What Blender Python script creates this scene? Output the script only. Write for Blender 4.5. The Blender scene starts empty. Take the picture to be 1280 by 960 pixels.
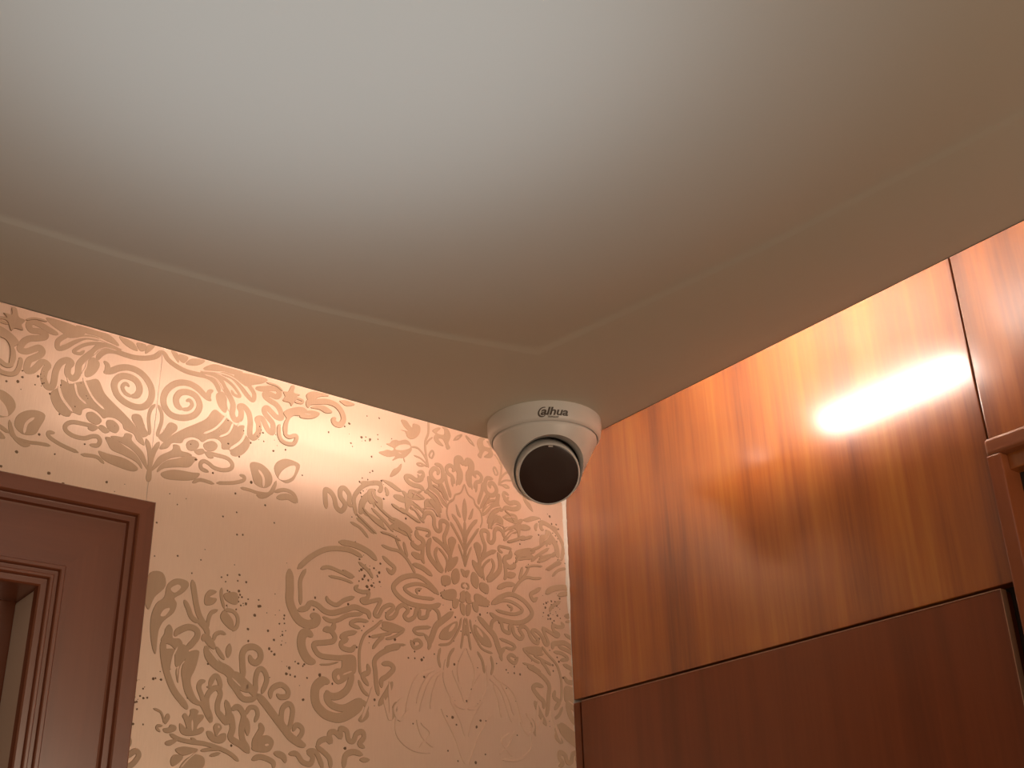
import bpy, bmesh, math, random
from mathutils import Vector, Matrix
from mathutils.geometry import delaunay_2d_cdt

# ------------------------------------------------------------------ camera, world, lights, exposure
SC = bpy.context.scene
COL = SC.collection
CAMZ = 1.73                                   # eye height of the photographer
RIGHT = Vector((0.78781494, -0.6153702, -0.02582884))
UP = Vector((-0.24995262, -0.35776126, 0.89973917))
FWD = Vector((0.56291323, 0.70237197, 0.43566306))
cam_data = bpy.data.cameras.new('camera')
cam_data.sensor_width = 36.0
cam_data.lens = 36.0 * 1523.0 / 1280.0
cam_data.clip_start = 0.01
cam = bpy.data.objects.new('camera', cam_data)
m = Matrix((RIGHT, UP, -FWD)).transposed().to_4x4()
m.translation = Vector((0, 0, CAMZ))
cam.matrix_world = m
COL.objects.link(cam)
SC.camera = cam

world = bpy.data.worlds.new('room_ambience')
SC.world = world
world.use_nodes = True
world.node_tree.nodes['Background'].inputs[0].default_value = (1.0, 0.73, 0.48, 1)
world.node_tree.nodes['Background'].inputs[1].default_value = 0.335

def area_light(name, loc, target, size, power, color):
    d = bpy.data.lights.new(name, 'AREA')
    d.shape = 'DISK'; d.size = size; d.energy = power; d.color = color
    o = bpy.data.objects.new(name, d); COL.objects.link(o)
    o.location = loc
    o.rotation_euler = (Vector(target) - Vector(loc)).to_track_quat('-Z', 'Y').to_euler()
    return o
def spot_light(name, loc, target, angle, power, color, radius=0.06, blend=1.0):
    d = bpy.data.lights.new(name, 'SPOT')
    d.spot_size = math.radians(angle); d.spot_blend = blend
    d.energy = power; d.color = color; d.shadow_soft_size = radius
    o = bpy.data.objects.new(name, d); COL.objects.link(o)
    o.location = loc
    o.rotation_euler = (Vector(target) - Vector(loc)).to_track_quat('-Z', 'Y').to_euler()
    return o
spot_light('uplight', (0.16, 0.34, 1.15), (0.235, 0.45, 2.2), 28, 10.3, (0.81, 0.97, 1.16), 0.05)
spot_light('uplight', (0.16, 0.34, 1.15), (0.235, 0.45, 2.2), 41, 10.0, (0.85, 0.96, 1.06), 0.05)  # second unseen beam added to shape the glow on the ceiling
area_light('wallpaper_fill', (0.68, -0.60, 1.93), (0.18, 0.98, 1.78), 0.45, 2.4, (1.0, 0.82, 0.62))  # unseen area light added to brighten the lower wallpaper
area_light('back_fill', (0.55, -1.40, 1.75), (0.45, 0.98, 1.85), 1.1, 4.0, (1.0, 0.80, 0.58))  # broad fill added behind the camera to lift the papered wall

vs = SC.view_settings
vs.view_transform = 'Standard'; vs.look = 'None'; vs.exposure = 0.0; vs.gamma = 1.0
vs.use_curve_mapping = False

LAMP_COLOR = (1.0, 0.77, 0.66, 1)
LAMP_POWER = 58.0
LAMP_POWER_LEFT = 11.0
TUBE_FILL_POWER = 4.3

# ------------------------------------------------------------------ helpers
def V(x, y, z): return Vector((x, y, z))
def link(name, bm, mat, parent=None, smooth=False, kind=None):
    bmesh.ops.recalc_face_normals(bm, faces=bm.faces)
    me = bpy.data.meshes.new(name)
    bm.to_mesh(me); bm.free()
    if smooth:
        for p in me.polygons: p.use_smooth = True
    if mat: me.materials.append(mat)
    o = bpy.data.objects.new(name, me); COL.objects.link(o)
    if parent: o.parent = parent
    if kind: o['kind'] = kind
    return o
def box(bm, x0, x1, y0, y1, z0, z1, bevel=0.0, seg=2):
    b = bmesh.new()
    bmesh.ops.create_cube(b, size=1.0)
    for v in b.verts:
        v.co = V(x0 + (v.co.x + .5) * (x1 - x0), y0 + (v.co.y + .5) * (y1 - y0), z0 + (v.co.z + .5) * (z1 - z0))
    if bevel > 0:
        bmesh.ops.bevel(b, geom=b.edges[:], offset=bevel, segments=seg, affect='EDGES', profile=0.6)
    me = bpy.data.meshes.new('tmp'); b.to_mesh(me); b.free()
    bm.from_mesh(me); bpy.data.meshes.remove(me)
def lathe(bm, prof, seg=96, mat=Matrix()):
    """prof: (radius, height) pairs turned about local Z"""
    rings = []
    for r, h in prof:
        if r < 1e-6: rings.append([bm.verts.new(mat @ V(0, 0, h))])
        else: rings.append([bm.verts.new(mat @ V(r * math.cos(2*math.pi*i/seg), r * math.sin(2*math.pi*i/seg), h)) for i in range(seg)])
    for a, b in zip(rings, rings[1:]):
        for i in range(seg):
            j = (i + 1) % seg
            if len(a) == 1 and len(b) == 1: continue
            if len(a) == 1: bm.faces.new((a[0], b[i], b[j]))
            elif len(b) == 1: bm.faces.new((a[i], a[j], b[0]))
            else: bm.faces.new((a[i], a[j], b[j], b[i]))
def smooth_by_angle(o, deg=35):
    me = o.data
    b = bmesh.new(); b.from_mesh(me)
    for f in b.faces: f.smooth = True
    for e in b.edges:
        e.smooth = not (len(e.link_faces) == 2 and e.calc_face_angle(0) > math.radians(deg))
    b.to_mesh(me); b.free()

# ------------------------------------------------------------------ materials
def new_mat(name):
    mt = bpy.data.materials.new(name); mt.use_nodes = True
    return mt, mt.node_tree.nodes, mt.node_tree.links, mt.node_tree.nodes['Principled BSDF']
def plain(name, color, rough=0.5, metal=0.0, coat=0.0, bump=0.0, bump_scale=300.0, spec=0.5):
    mt, N, L, P = new_mat(name)
    P.inputs['Base Color'].default_value = (*color, 1)
    P.inputs['Roughness'].default_value = rough
    P.inputs['Metallic'].default_value = metal
    P.inputs['Coat Weight'].default_value = coat
    P.inputs['Specular IOR Level'].default_value = spec
    if bump:
        tc = N.new('ShaderNodeTexCoord'); nz = N.new('ShaderNodeTexNoise'); bp = N.new('ShaderNodeBump')
        nz.inputs['Scale'].default_value = bump_scale; nz.inputs['Detail'].default_value = 4
        bp.inputs['Strength'].default_value = bump; bp.inputs['Distance'].default_value = 0.001
        L.new(tc.outputs['Object'], nz.inputs['Vector']); L.new(nz.outputs['Fac'], bp.inputs['Height'])
        L.new(bp.outputs['Normal'], P.inputs['Normal'])
    return mt
def wood(name, dark, mid, light, rough=0.3, coat=0.6, coat_rough=0.18, axis='Z', spread=1.0, coat_ior=1.5, shift=0.0):
    """varnished veneer: grain runs along one axis, broad bands and fine pores"""
    mt, N, L, P = new_mat(name)
    tc = N.new('ShaderNodeTexCoord'); mp = N.new('ShaderNodeMapping')
    sc = {'Z': (1, 1, .045), 'X': (.045, 1, 1), 'Y': (1, .045, 1)}[axis]
    mp.inputs['Scale'].default_value = sc; mp.inputs['Location'].default_value = (0, shift, 0)
    L.new(tc.outputs['Object'], mp.inputs['Vector'])
    n1 = N.new('ShaderNodeTexNoise'); n1.inputs['Scale'].default_value = 22; n1.inputs['Detail'].default_value = 6; n1.inputs['Roughness'].default_value = .62
    n2 = N.new('ShaderNodeTexNoise'); n2.inputs['Scale'].default_value = 260; n2.inputs['Detail'].default_value = 3
    n3 = N.new('ShaderNodeTexNoise'); n3.inputs['Scale'].default_value = 26; n3.inputs['Detail'].default_value = 2
    for n in (n1, n2, n3): L.new(mp.outputs['Vector'], n.inputs['Vector'])
    mx = N.new('ShaderNodeMix'); mx.data_type = 'FLOAT'; mx.inputs[0].default_value = .28
    L.new(n1.outputs['Fac'], mx.inputs[2]); L.new(n2.outputs['Fac'], mx.inputs[3])
    mx2 = N.new('ShaderNodeMix'); mx2.data_type = 'FLOAT'; mx2.inputs[0].default_value = .42
    L.new(mx.outputs[0], mx2.inputs[2]); L.new(n3.outputs['Fac'], mx2.inputs[3])
    cr = N.new('ShaderNodeValToRGB')
    e = cr.color_ramp.elements
    e[0].position = .5 - .17 * spread; e[0].color = (*dark, 1)
    e[1].position = .5 + .17 * spread; e[1].color = (*light, 1)
    k = e.new(.5); k.color = (*mid, 1)
    L.new(mx2.outputs[0], cr.inputs['Fac']); L.new(cr.outputs['Color'], P.inputs['Base Color'])
    P.inputs['Roughness'].default_value = rough
    P.inputs['Coat Weight'].default_value = coat
    P.inputs['Coat Roughness'].default_value = coat_rough
    P.inputs['Coat IOR'].default_value = coat_ior
    bp = N.new('ShaderNodeBump'); bp.inputs['Strength'].default_value = .12; bp.inputs['Distance'].default_value = .0004
    L.new(n2.outputs['Fac'], bp.inputs['Height']); L.new(bp.outputs['Normal'], P.inputs['Normal'])
    return mt
def paper(name, color, color2, metal, rough, weave):
    """pearlescent wallpaper with a fine vertical weave and a soft mottling"""
    mt, N, L, P = new_mat(name)
    tc = N.new('ShaderNodeTexCoord'); mp = N.new('ShaderNodeMapping'); mp.inputs['Scale'].default_value = (1, 1, .09)
    L.new(tc.outputs['Object'], mp.inputs['Vector'])
    n1 = N.new('ShaderNodeTexNoise'); n1.inputs['Scale'].default_value = 700; n1.inputs['Detail'].default_value = 3
    n2 = N.new('ShaderNodeTexNoise'); n2.inputs['Scale'].default_value = 14; n2.inputs['Detail'].default_value = 4
    L.new(mp.outputs['Vector'], n1.inputs['Vector']); L.new(tc.outputs['Object'], n2.inputs['Vector'])
    mx = N.new('ShaderNodeMix'); mx.data_type = 'RGBA'
    mx.inputs[6].default_value = (*color, 1); mx.inputs[7].default_value = (*color2, 1)
    ad = N.new('ShaderNodeMath'); ad.operation = 'MULTIPLY_ADD'; ad.inputs[1].default_value = .5; ad.inputs[2].default_value = .0
    L.new(n1.outputs['Fac'], ad.inputs[0])
    ad2 = N.new('ShaderNodeMath'); ad2.operation = 'MULTIPLY_ADD'; ad2.inputs[1].default_value = .5
    L.new(n2.outputs['Fac'], ad2.inputs[0]); L.new(ad.outputs[0], ad2.inputs[2])
    L.new(ad2.outputs[0], mx.inputs[0]); L.new(mx.outputs[2], P.inputs['Base Color'])
    P.inputs['Metallic'].default_value = metal; P.inputs['Roughness'].default_value = rough
    bp = N.new('ShaderNodeBump'); bp.inputs['Strength'].default_value = weave; bp.inputs['Distance'].default_value = .0003
    L.new(n1.outputs['Fac'], bp.inputs['Height']); L.new(bp.outputs['Normal'], P.inputs['Normal'])
    return mt
def emitter(name, color, strength):
    mt, N, L, P = new_mat(name)
    P.inputs['Base Color'].default_value = (.9, .9, .9, 1)
    P.inputs['Emission Color'].default_value = color; P.inputs['Emission Strength'].default_value = strength
    return mt

M_PAPER = paper('pearl_wallpaper', (.92, .71, .57), (.80, .60, .47), .40, .48, .35)
M_MOTIF = paper('taupe_print', (.65, .46, .315), (.555, .38, .255), .05, .50, .15)
M_FLECK = plain('dark_fleck_ink', (.20, .115, .06), .5)
M_CEIL = plain('ceiling_paint', (.72, .69, .60), .55, bump=.05, bump_scale=120)
M_SLAB = plain('slab_paint', (.78, .74, .68), .8)
M_WOOD = wood('orange_veneer', (.19, .044, .007), (.37, .104, .012), (.49, .178, .022), .36, 1.0, .20, spread=.8, coat_ior=1.9, shift=.37)
M_WOOD_LOW = wood('brown_veneer', (.15, .038, .013), (.21, .052, .017), (.26, .070, .022), .34, .6, .24)
M_WOOD_DOOR = wood('brown_varnish', (.17, .052, .024), (.22, .066, .030), (.26, .082, .037), .30, .5, .2)
M_WOOD_HEAD = wood('brown_varnish_crosswise', (.17, .052, .024), (.22, .066, .030), (.26, .082, .037), .30, .5, .2, 'X')
M_WOOD_Y = wood('red_varnish_crosswise', (.19, .052, .018), (.26, .072, .024), (.32, .10, .034), .28, 1.0, .24, 'Y', coat_ior=1.9)
M_WOOD_FR = wood('red_varnish', (.19, .052, .018), (.26, .072, .024), (.32, .10, .034), .28, .6, .16)
M_JAMB = plain('greige_painted_sheen', (.78, .68, .60), .35, coat=.4)  # pale tone painted in for the sheen of light on the door reveal
M_BACK = plain('dark_backing', (.035, .020, .014), .8)
M_FLOOR = wood('floor_planks', (.12, .06, .03), (.2, .1, .05), (.26, .14, .08), .4, .3, .2, 'X')
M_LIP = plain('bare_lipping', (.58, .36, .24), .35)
M_SEAL = plain('white_sealant', (.80, .76, .70), .45)
M_CAMW = plain('white_plastic', (.76, .74, .72), .38, bump=.02, bump_scale=900)
M_GLASS = plain('black_glass', (.050, .028, .023), .22, coat=.0, spec=.35)
M_GAP = plain('black_gap_shade', (.02, .015, .012), .7)
M_INK = plain('grey_ink', (.11, .085, .07), .5)
M_CHIP = plain('pale_window', (.5, .45, .42), .2)
M_LAMP = emitter('lamp_glow', LAMP_COLOR, LAMP_POWER)
M_TUBE_FILL = emitter('tube_fill_glow', LAMP_COLOR, TUBE_FILL_POWER)
M_LAMP_LEFT = emitter('soft_lamp_glow', LAMP_COLOR, LAMP_POWER_LEFT)

# ------------------------------------------------------------------ the setting
XW, YW = 0.860, 0.9847                 # wood wall plane, wallpaper wall plane
H = CAMZ + 0.47835                     # underside of the hanging ceiling
EX, EY = 0.7545, 0.8835                # its two free edges
SLAB = H + 0.135
def Z(v): return CAMZ + v

bm = bmesh.new(); box(bm, -1.3, 1.1, -1.2, 1.25, -.06, 0)
floor = link('floor', bm, M_FLOOR, kind='structure')

# slab above, hanging panel below with a raised plaster border
bm = bmesh.new(); box(bm, -1.35, .98, -1.25, 1.1, SLAB, SLAB + .08)
link('ceiling', bm, M_SLAB, kind='structure')
bm = bmesh.new()
PT = .009
inner_y = [(-1.3, .775), (0.0, .775), (.25, .770), (.40, .757), (.50, .740), (.603, .715)]
inner_x = [(.603, .715), (.618, .60), (.633, .48), (.646, .28), (.652, 0.0), (.655, -1.2)]
def poly_off(d):
    """inner field outline, moved towards the room's middle by d"""
    return [(x, y - d) for x, y in inner_y[:-1]] + [(.603 - d, .715 - d)] + [(x - d, y) for x, y in inner_x[1:]]
rails = [([(x, EY) for x, y in inner_y[:-1]] + [(EX, EY)] + [(EX, y) for x, y in inner_x[1:]], 0.0),
         (poly_off(0.0), 0.0), (poly_off(.0015), .0002), (poly_off(.005), .0011), (poly_off(.008), .0014),
         (poly_off(.012), .0014), (poly_off(.036), .0003), (poly_off(.060), .0003)]
rows = []
for pts, dz in rails:
    rows.append([bm.verts.new(V(x, y, H + dz)) for x, y in pts])
for a, b in zip(rows, rows[1:]):
    for i in range(len(a) - 1): bm.faces.new((a[i], a[i+1], b[i+1], b[i]))
far = bm.verts.new(V(-1.3, -1.2, H + .0003))
last = rows[-1]
for i in range(len(last) - 1): bm.faces.new((last[i], last[i+1], far))
o = link('ceiling', bm, M_CEIL, kind='structure')
for p in o.data.polygons: p.use_smooth = True
panel = o
bm = bmesh.new(); box(bm, -1.3, EX, -1.2, EY, H + .0052, H + PT)
link('panel_board', bm, M_CEIL, panel)
bm = bmesh.new(); box(bm, EX - .0012, EX, -1.2, EY, H, H + PT); box(bm, -1.3, EX - .0012, EY - .0012, EY, H, H + PT)
link('panel_edge', bm, M_CEIL, panel)
def tube(bm, p0, p1, r, seg=16):
    d = Vector(p1) - Vector(p0)
    mt = Matrix.Translation(p0) @ d.to_track_quat('Z', 'Y').to_matrix().to_4x4()
    lathe(bm, [(0, 0), (r, 0), (r, d.length), (0, d.length)], seg, mt)
LZ = H + PT + .032
bm = bmesh.new(); tube(bm, (EX - .040, .553, LZ), (EX - .040, .72, LZ), .008)
link('hidden_light_tube', bm, M_LAMP, panel)
bm = bmesh.new(); tube(bm, (.34, EY - .048, LZ), (.69, EY - .048, LZ), .008)
link('hidden_light_tube', bm, M_LAMP_LEFT, panel)

bm = bmesh.new(); tube(bm, (EX - .070, .0, LZ + .05), (EX - .070, .52, LZ + .05), .022, 24)
link('hidden_light_tube', bm, M_TUBE_FILL, panel)  # wide glowing tube added out of sight to brighten the right boards

# left wall with its doorway
bm = bmesh.new()
box(bm, .33, .98, YW, YW + .12, 0, SLAB); box(bm, -1.3, .33, YW, YW + .12, Z(.33), SLAB); box(bm, -1.3, -.58, YW, YW + .12, 0, Z(.33))
wall_left = link('wall_left', bm, M_SLAB, kind='structure')
PY = YW - .0006                        # face of the paper
SEAM = .3741
for x0, x1, z0 in ((SEAM + .00025, XW, 0), (-1.3, SEAM - .00025, Z(.334))):
    bm = bmesh.new(); box(bm, x0, x1, PY, YW, z0, SLAB - .001)
    link('wallpaper_strip', bm, M_PAPER, wall_left)

# right wall: dark backing with veneered boards hung on it
bm = bmesh.new()
box(bm, XW + .014, XW + .12, .45, YW + .12, 0, SLAB); box(bm, XW + .014, XW + .12, -1.2, .45, Z(.345), SLAB)
wall_right = link('wall_right', bm, M_BACK, kind='structure')
bm = bmesh.new(); box(bm, XW, XW + .014, .4676, YW - .0008, Z(.2588), SLAB - .001, .0009)
link('veneer_board', bm, M_WOOD, wall_right)
bm = bmesh.new(); box(bm, XW + .0004, XW + .014, -.62, .4664, Z(.345), SLAB - .001, .0012)
o = link('veneer_board', bm, M_WOOD, wall_right)
bm = bmesh.new(); box(bm, XW - .0012, XW + .014, .4814, .9716, .05, Z(.2553), .0013, 8)
link('veneer_board', bm, M_WOOD_LOW, wall_right)
bm = bmesh.new(); box(bm, XW - .0010, XW + .014, .9738, YW - .0008, .05, Z(.2550), .0005)
link('filler_strip', bm, M_WOOD_LOW, wall_right)

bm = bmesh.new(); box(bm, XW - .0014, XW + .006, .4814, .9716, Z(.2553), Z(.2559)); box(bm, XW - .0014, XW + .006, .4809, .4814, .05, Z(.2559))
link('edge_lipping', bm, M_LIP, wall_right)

# bead of white sealant down the corner
bm = bmesh.new()
rng = random.Random(4)
prev = None; zz = Z(.62); wob = 1.0
while zz > 0.9:
    v = zz - CAMZ
    wdt = .0048 if v > .42 else (.0048 - (.42 - v) * .040 if v > .33 else .0012)
    wob += rng.uniform(-.16, .16); wob = min(1.15, max(.7, wob))
    wdt *= wob * (rng.uniform(.55, 1.2) if v < .33 else 1)
    ring = [bm.verts.new(V(XW - .0002, PY - wdt * .75, zz)), bm.verts.new(V(XW - wdt * .55, PY - wdt * .5, zz)), bm.verts.new(V(XW - wdt, PY - .0001, zz))]
    if prev:
        for a in range(2): bm.faces.new((prev[a], prev[a+1], ring[a+1], ring[a]))
    prev = ring; zz -= .003
link('sealant_bead', bm, M_SEAL, wall_left)

# ------------------------------------------------------------------ damask print on the paper
MOTIFS = [
    ('scroll_motif', [
        ('s', 52, [3745,5297,3802,5220,3895,5174,3997,5151,4097,5153,4188,5158,4261,5136,4312,5082,4333,5024]),
        ('s', 64, [4260,4921,4185,4963,4121,5008,4038,5035,3950,5025,3875,4982,3815,4904,3797,4818,3817,4742,3871,4686,3950,4671,4041,4692,4115,4744,4150,4825,4133,4893,4082,4938,4002,4943,3941,4911,3916,4848,3936,4786,3988,4759]),
        ('s', 40, [3976,4759,4043,4779,4075,4831,4049,4870,4011,4850]),
        ('s', 51, [4239,4926,4231,4997,4270,5034]),
        ('f', 0, [4304,4996,4352,5040,4395,5020,4421,4933,4415,4843,4367,4856,4321,4917]),
        ('s', 60, [4125,5177,4215,5197,4320,5169,4379,5090,4436,5021,4482,4939,4481,4844,4517,4791,4566,4819,4571,4889,4549,4933,4588,4951,4643,4907,4671,4820,4673,4727,4682,4667,4720,4655,4763,4718,4762,4801,4742,4854,4794,4873,4836,4809,4871,4766,4914,4761,4908,4849,4868,4891,4822,4933,4809,4972,4839,4999,4884,4970,4941,4931,4995,4935,4980,5006,4933,5058,4866,5083,4810,5111,4808,5141,4861,5152,4927,5143,4957,5183,4933,5226,4867,5219,4772,5187,4698,5172]),
        ('s', 34, [4143,5203,4266,5201,4371,5183,4457,5143,4519,5086,4544,5045,4486,5045,4451,5088]),
        ('s', 48, [4325,5234,4451,5221,4540,5155,4620,5071,4681,5039,4693,5101,4657,5155,4577,5225,4501,5257]),
        ('f', 0, [4151,5226,4247,5302,4360,5308,4555,5308,4469,5259,4364,5261,4263,5237]),
        ('f', 0, [4470,5248,4571,5298,4812,5307,4773,5250,4669,5202,4592,5170]),
        ('f', 0, [3975,5228,4033,5298,4158,5319,4117,5264,4040,5229]),
        ('f', 0, [3907,5308,3993,5302,3959,5234,3910,5251]),
        ('f', 0, [3821,5320,3887,5308,3901,5217]),
        ('l', 15, [4123,5197,4244,5221,4367,5230,4473,5211,4561,5161,4652,5079]),
        ('l', 14, [4167,5168,4269,5165,4335,5120,4370,5066]),
        ('l', 16, [4417,4995,4423,4923,4449,4857]),
        ('s', 36, [3755,4746,3793,4676,3802,4588,3782,4485,3778,4434]),
        ('f', 0, [3876,4597,3944,4594,3953,4547,3906,4486,3848,4402,3787,4437,3829,4496]),
        ('l', 15, [3835,4527,3828,4506]),
    ]),
    ('leaf_motif', [
        ('f', 0, [3813,4326,3840,4391,3907,4476,4023,4574,4134,4653,4227,4727,4298,4838,4382,4808,4467,4768,4532,4733,4613,4753,4608,4690,4675,4624,4680,4563,4634,4480,4566,4429,4505,4430,4481,4475,4410,4468,4395,4525,4343,4553,4264,4534,4208,4490,4167,4510,4098,4513,4033,4477,4008,4431,3923,4411,3882,4352]),
        ('l', 25, [4432,4821,4369,4712,4305,4635,4211,4571]),
        ('l', 24, [4499,4755,4457,4642,4371,4578]),
        ('l', 30, [4631,4685,4585,4581,4481,4477]),
        ('l', 18, [4569,4784,4543,4725]),
        ('f', 0, [3758,4101,3778,4172,3825,4260,3930,4342,3935,4394,3992,4398,4016,4354,4084,4349,4115,4328,3956,4278,3867,4222,3816,4162]),
        ('f', 0, [4057,4423,4073,4462,4120,4488,4170,4476,4174,4432,4139,4388,4081,4380]),
        ('f', 0, [4221,4458,4248,4494,4305,4521,4352,4504,4355,4465,4323,4427,4255,4416]),
        ('f', 0, [4139,4384,4215,4421,4238,4387,4181,4354]),
        ('f', 0, [4078,4315,4165,4320,4141,4265,4097,4214,4003,4193,3874,4154,3813,4102,3827,4155,3885,4224,3986,4271]),
        ('f', 0, [3851,4101,3968,4158,4140,4168,4213,4174,4147,4101,3978,4064,3883,4062]),
        ('s', 42, [4247,4394,4356,4393,4468,4386,4520,4343,4511,4293,4438,4261,4348,4263,4285,4297,4237,4305,4211,4272,4228,4226,4298,4213]),
        ('f', 0, [4237,4397,4306,4393,4329,4359,4281,4347]),
        ('s', 49, [3802,4391,3761,4284,3741,4183,3740,4087,3749,3994]),
        ('s', 35, [3685,4343,3713,4254,3739,4144]),
        ('f', 0, [4703,4385,4774,4413,4860,4390,4928,4324,4934,4234,4864,4178,4769,4196,4733,4270]),
        ('l', 30, [4790,4344,4845,4275,4853,4181]),
        ('s', 37, [4601,4251,4652,4242,4640,4202,4537,4157,4380,4121]),
        ('s', 34, [4621,4126,4713,4126,4816,4116,4940,4144,4984,4275]),
        ('s', 36, [4361,4109,4223,4118,4149,4072]),
    ]),
    ('bud_motif', [
        ('f', 0, [4986,4321,4954,4396,4982,4467,5064,4517,5162,4516,5226,4484,5184,4360,5152,4312,5095,4277,5049,4284,5025,4294]),
        ('g', 0, [5003,4310,5040,4390,5122,4455,5176,4462,5162,4376,5119,4323,5046,4293]),
        ('s', 40, [5033,4337,5093,4410,5150,4441]),
        ('s', 39, [4787,4092,4850,4085,4929,4142,4985,4255]),
        ('s', 39, [4970,4159,5073,4203,5171,4183,5221,4102]),
        ('s', 66, [4995,4105,5120,4142,5208,4099]),
    ]),
    ('crest_motif', [
        ('s', 55, [5536,4105,5520,4205,5518,4298,5572,4289,5619,4236,5645,4148,5703,4119,5745,4190,5688,4261,5685,4334,5727,4362,5787,4303,5790,4209,5831,4192]),
        ('s', 50, [5874,4101,5840,4262,5877,4354,5944,4432,6048,4487,6167,4511]),
        ('f', 0, [5902,4138,5909,4265,5981,4366,6074,4419,6099,4358,6165,4338,6173,4225,6101,4295,6079,4227,6030,4301,5973,4247,5953,4148]),
        ('s', 42, [5953,4148,6058,4128,6201,4061]),
        ('s', 42, [5875,4081,5968,4037,6087,3955]),
        ('s', 36, [5808,4026,5924,3986,6019,3901]),
        ('s', 34, [5988,4145,6106,4105,6200,4103]),
    ]),
    ('sprig_motif', [
        ('s', 51, [5908,4457,6013,4474,6107,4498,6153,4472,6143,4421,6112,4417]),
        ('f', 0, [6116,4833,6182,4868,6218,4888,6279,4891,6293,4928,6204,4949,6247,4967,6277,5003,6326,5023,6363,5021,6437,5053,6487,5040,6515,4992,6513,4946,6455,4876,6415,4845,6354,4828,6281,4783,6319,4842,6220,4813]),
        ('g', 0, [6313,4916,6351,4964,6425,4996,6490,5000,6488,4969,6402,4926]),
        ('l', 14, [6353,4886,6390,4883]),
        ('s', 26, [6513,4992,6588,4998,6652,4956,6703,4889,6732,4805]),
        ('s', 23, [6545,4903,6640,4886,6729,4827]),
        ('s', 21, [6418,4845,6435,4799]),
        ('f', 0, [6394,4773,6383,4703,6323,4635,6258,4602,6295,4684,6344,4717]),
        ('f', 0, [6381,5262,6446,5273,6487,5235,6523,5211,6535,5261,6614,5257,6620,5189,6575,5118,6512,5080,6461,5093,6436,5144,6383,5151,6473,5162,6422,5198]),
        ('s', 30, [6729,5380,6727,5205,6692,5103,6690,5000,6716,4869,6732,4805]),
        ('s', 22, [6785,5169,6728,5112,6702,5060]),
        ('f', 0, [6779,5241,6844,5292,6885,5296,6836,5231,6925,5228,6935,5289,6909,5314,6977,5314,7017,5241,6987,5152,7010,5099,6968,5075,6945,5130,6909,5177,6857,5164,6924,5099,6833,5112,6798,5162,6820,5214]),
        ('s', 25, [6761,4914,6741,4955,6777,5011,6799,4980,6770,4913]),
        ('s', 24, [6729,4816,6678,4824,6628,4835,6588,4815,6628,4804,6685,4822]),
        ('s', 39, [6591,4723,6654,4742,6669,4701,6629,4670,6594,4701]),
        ('s', 54, [6654,4714,6642,4661,6579,4634,6517,4656,6468,4654,6449,4628,6481,4593,6543,4573,6630,4570,6683,4537]),
        ('s', 52, [6806,4867,6883,4860,6915,4801,6908,4709,6844,4670,6783,4698,6761,4755,6806,4816,6857,4797,6844,4749]),
        ('f', 0, [6717,4700,6755,4697,6793,4605,6857,4563,6947,4481,6972,4409,6908,4440,6857,4496,6781,4536,6731,4514,6680,4525,6730,4591]),
        ('f', 0, [6494,4505,6581,4515,6656,4476,6681,4446,6582,4416,6483,4418]),
        ('f', 0, [6160,4544,6262,4545,6347,4509,6403,4475,6348,4463,6263,4496]),
        ('s', 50, [6403,4477,6483,4428]),
        ('s', 49, [6203,4478,6229,4418,6217,4383]),
        ('f', 0, [6004,4402,6074,4423,6087,4367,6159,4339,6101,4295,6031,4259,5995,4315]),
        ('s', 73, [6301,4401,6386,4392,6472,4372]),
        ('s', 86, [7123,4699,7137,4828,7104,4901,7102,4976,7138,4999,7171,4965,7195,4939]),
        ('s', 47, [7066,4698,7038,4771,6980,4804,6963,4857,7013,4897,7062,4868,7036,4828]),
        ('s', 46, [6947,4797,6960,4697,7001,4582,7011,4528]),
        ('s', 40, [6883,4681,6934,4590,6985,4489]),
        ('s', 34, [7025,4769,7044,4659]),
        ('s', 31, [7090,4680,7117,4789]),
        ('s', 20, [7192,4714,7148,4619,7076,4578,7050,4523,6991,4485]),
        ('s', 19, [7054,5191,7094,5246,7168,5292,7120,5231,7060,5202]),
    ]),
    ('rosette_motif', [
        ('s', 20, [7195,4726,7148,4619,7076,4576,7050,4514,6985,4456,6965,4352,6994,4270]),
        ('f', 0, [7200,4562,7235,4496,7220,4392,7193,4298,7166,4392,7173,4495]),
        ('f', 0, [7082,4470,7120,4406,7146,4338,7100,4363]),
        ('s', 45, [7029,4354,7100,4279,7176,4151,7191,4055]),
        ('s', 36, [7010,4262,7099,4136,7162,4039,7192,3968]),
        ('s', 42, [7197,4310,7195,4144,7194,3968,7192,3806]),
        ('s', 27, [7111,4040,7161,3919,7191,3827]),
        ('s', 45, [6718,4533,6832,4458,6895,4338]),
        ('s', 39, [6756,4464,6832,4402,6883,4281]),
        ('s', 44, [6497,4312,6571,4305,6633,4231,6683,4187]),
        ('s', 44, [6521,4371,6632,4329,6682,4284]),
        ('f', 0, [6434,4451,6483,4407,6533,4395,6632,4339,6682,4350,6681,4415,6731,4459,6794,4417,6857,4341,6857,4286,6807,4353,6719,4368,6657,4301,6582,4351,6497,4333,6474,4221,6448,4323]),
        ('s', 48, [6668,4216,6694,4285,6757,4310,6801,4264,6807,4179,6845,4132,6885,4152,6885,4232,6933,4255,6978,4223,6958,4142,6933,4083,6945,4010,6986,3953]),
        ('f', 0, [7035,4104,7082,4068,7059,3998,7036,3929,7027,3874,7097,3899,7099,3844,7048,3771,6997,3741,7002,3934,6983,4017,6986,4071]),
        ('s', 58, [6764,4041,6734,3950,6746,3846,6833,3755,6910,3695]),
        ('s', 50, [6783,4055,6883,4009,6970,3939,7008,3871,6982,3717]),
        ('s', 41, [6848,3960,6820,3880,6858,3791,6922,3712]),
        ('s', 32, [6860,3951,6933,3889,6970,3811,6947,3701]),
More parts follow.
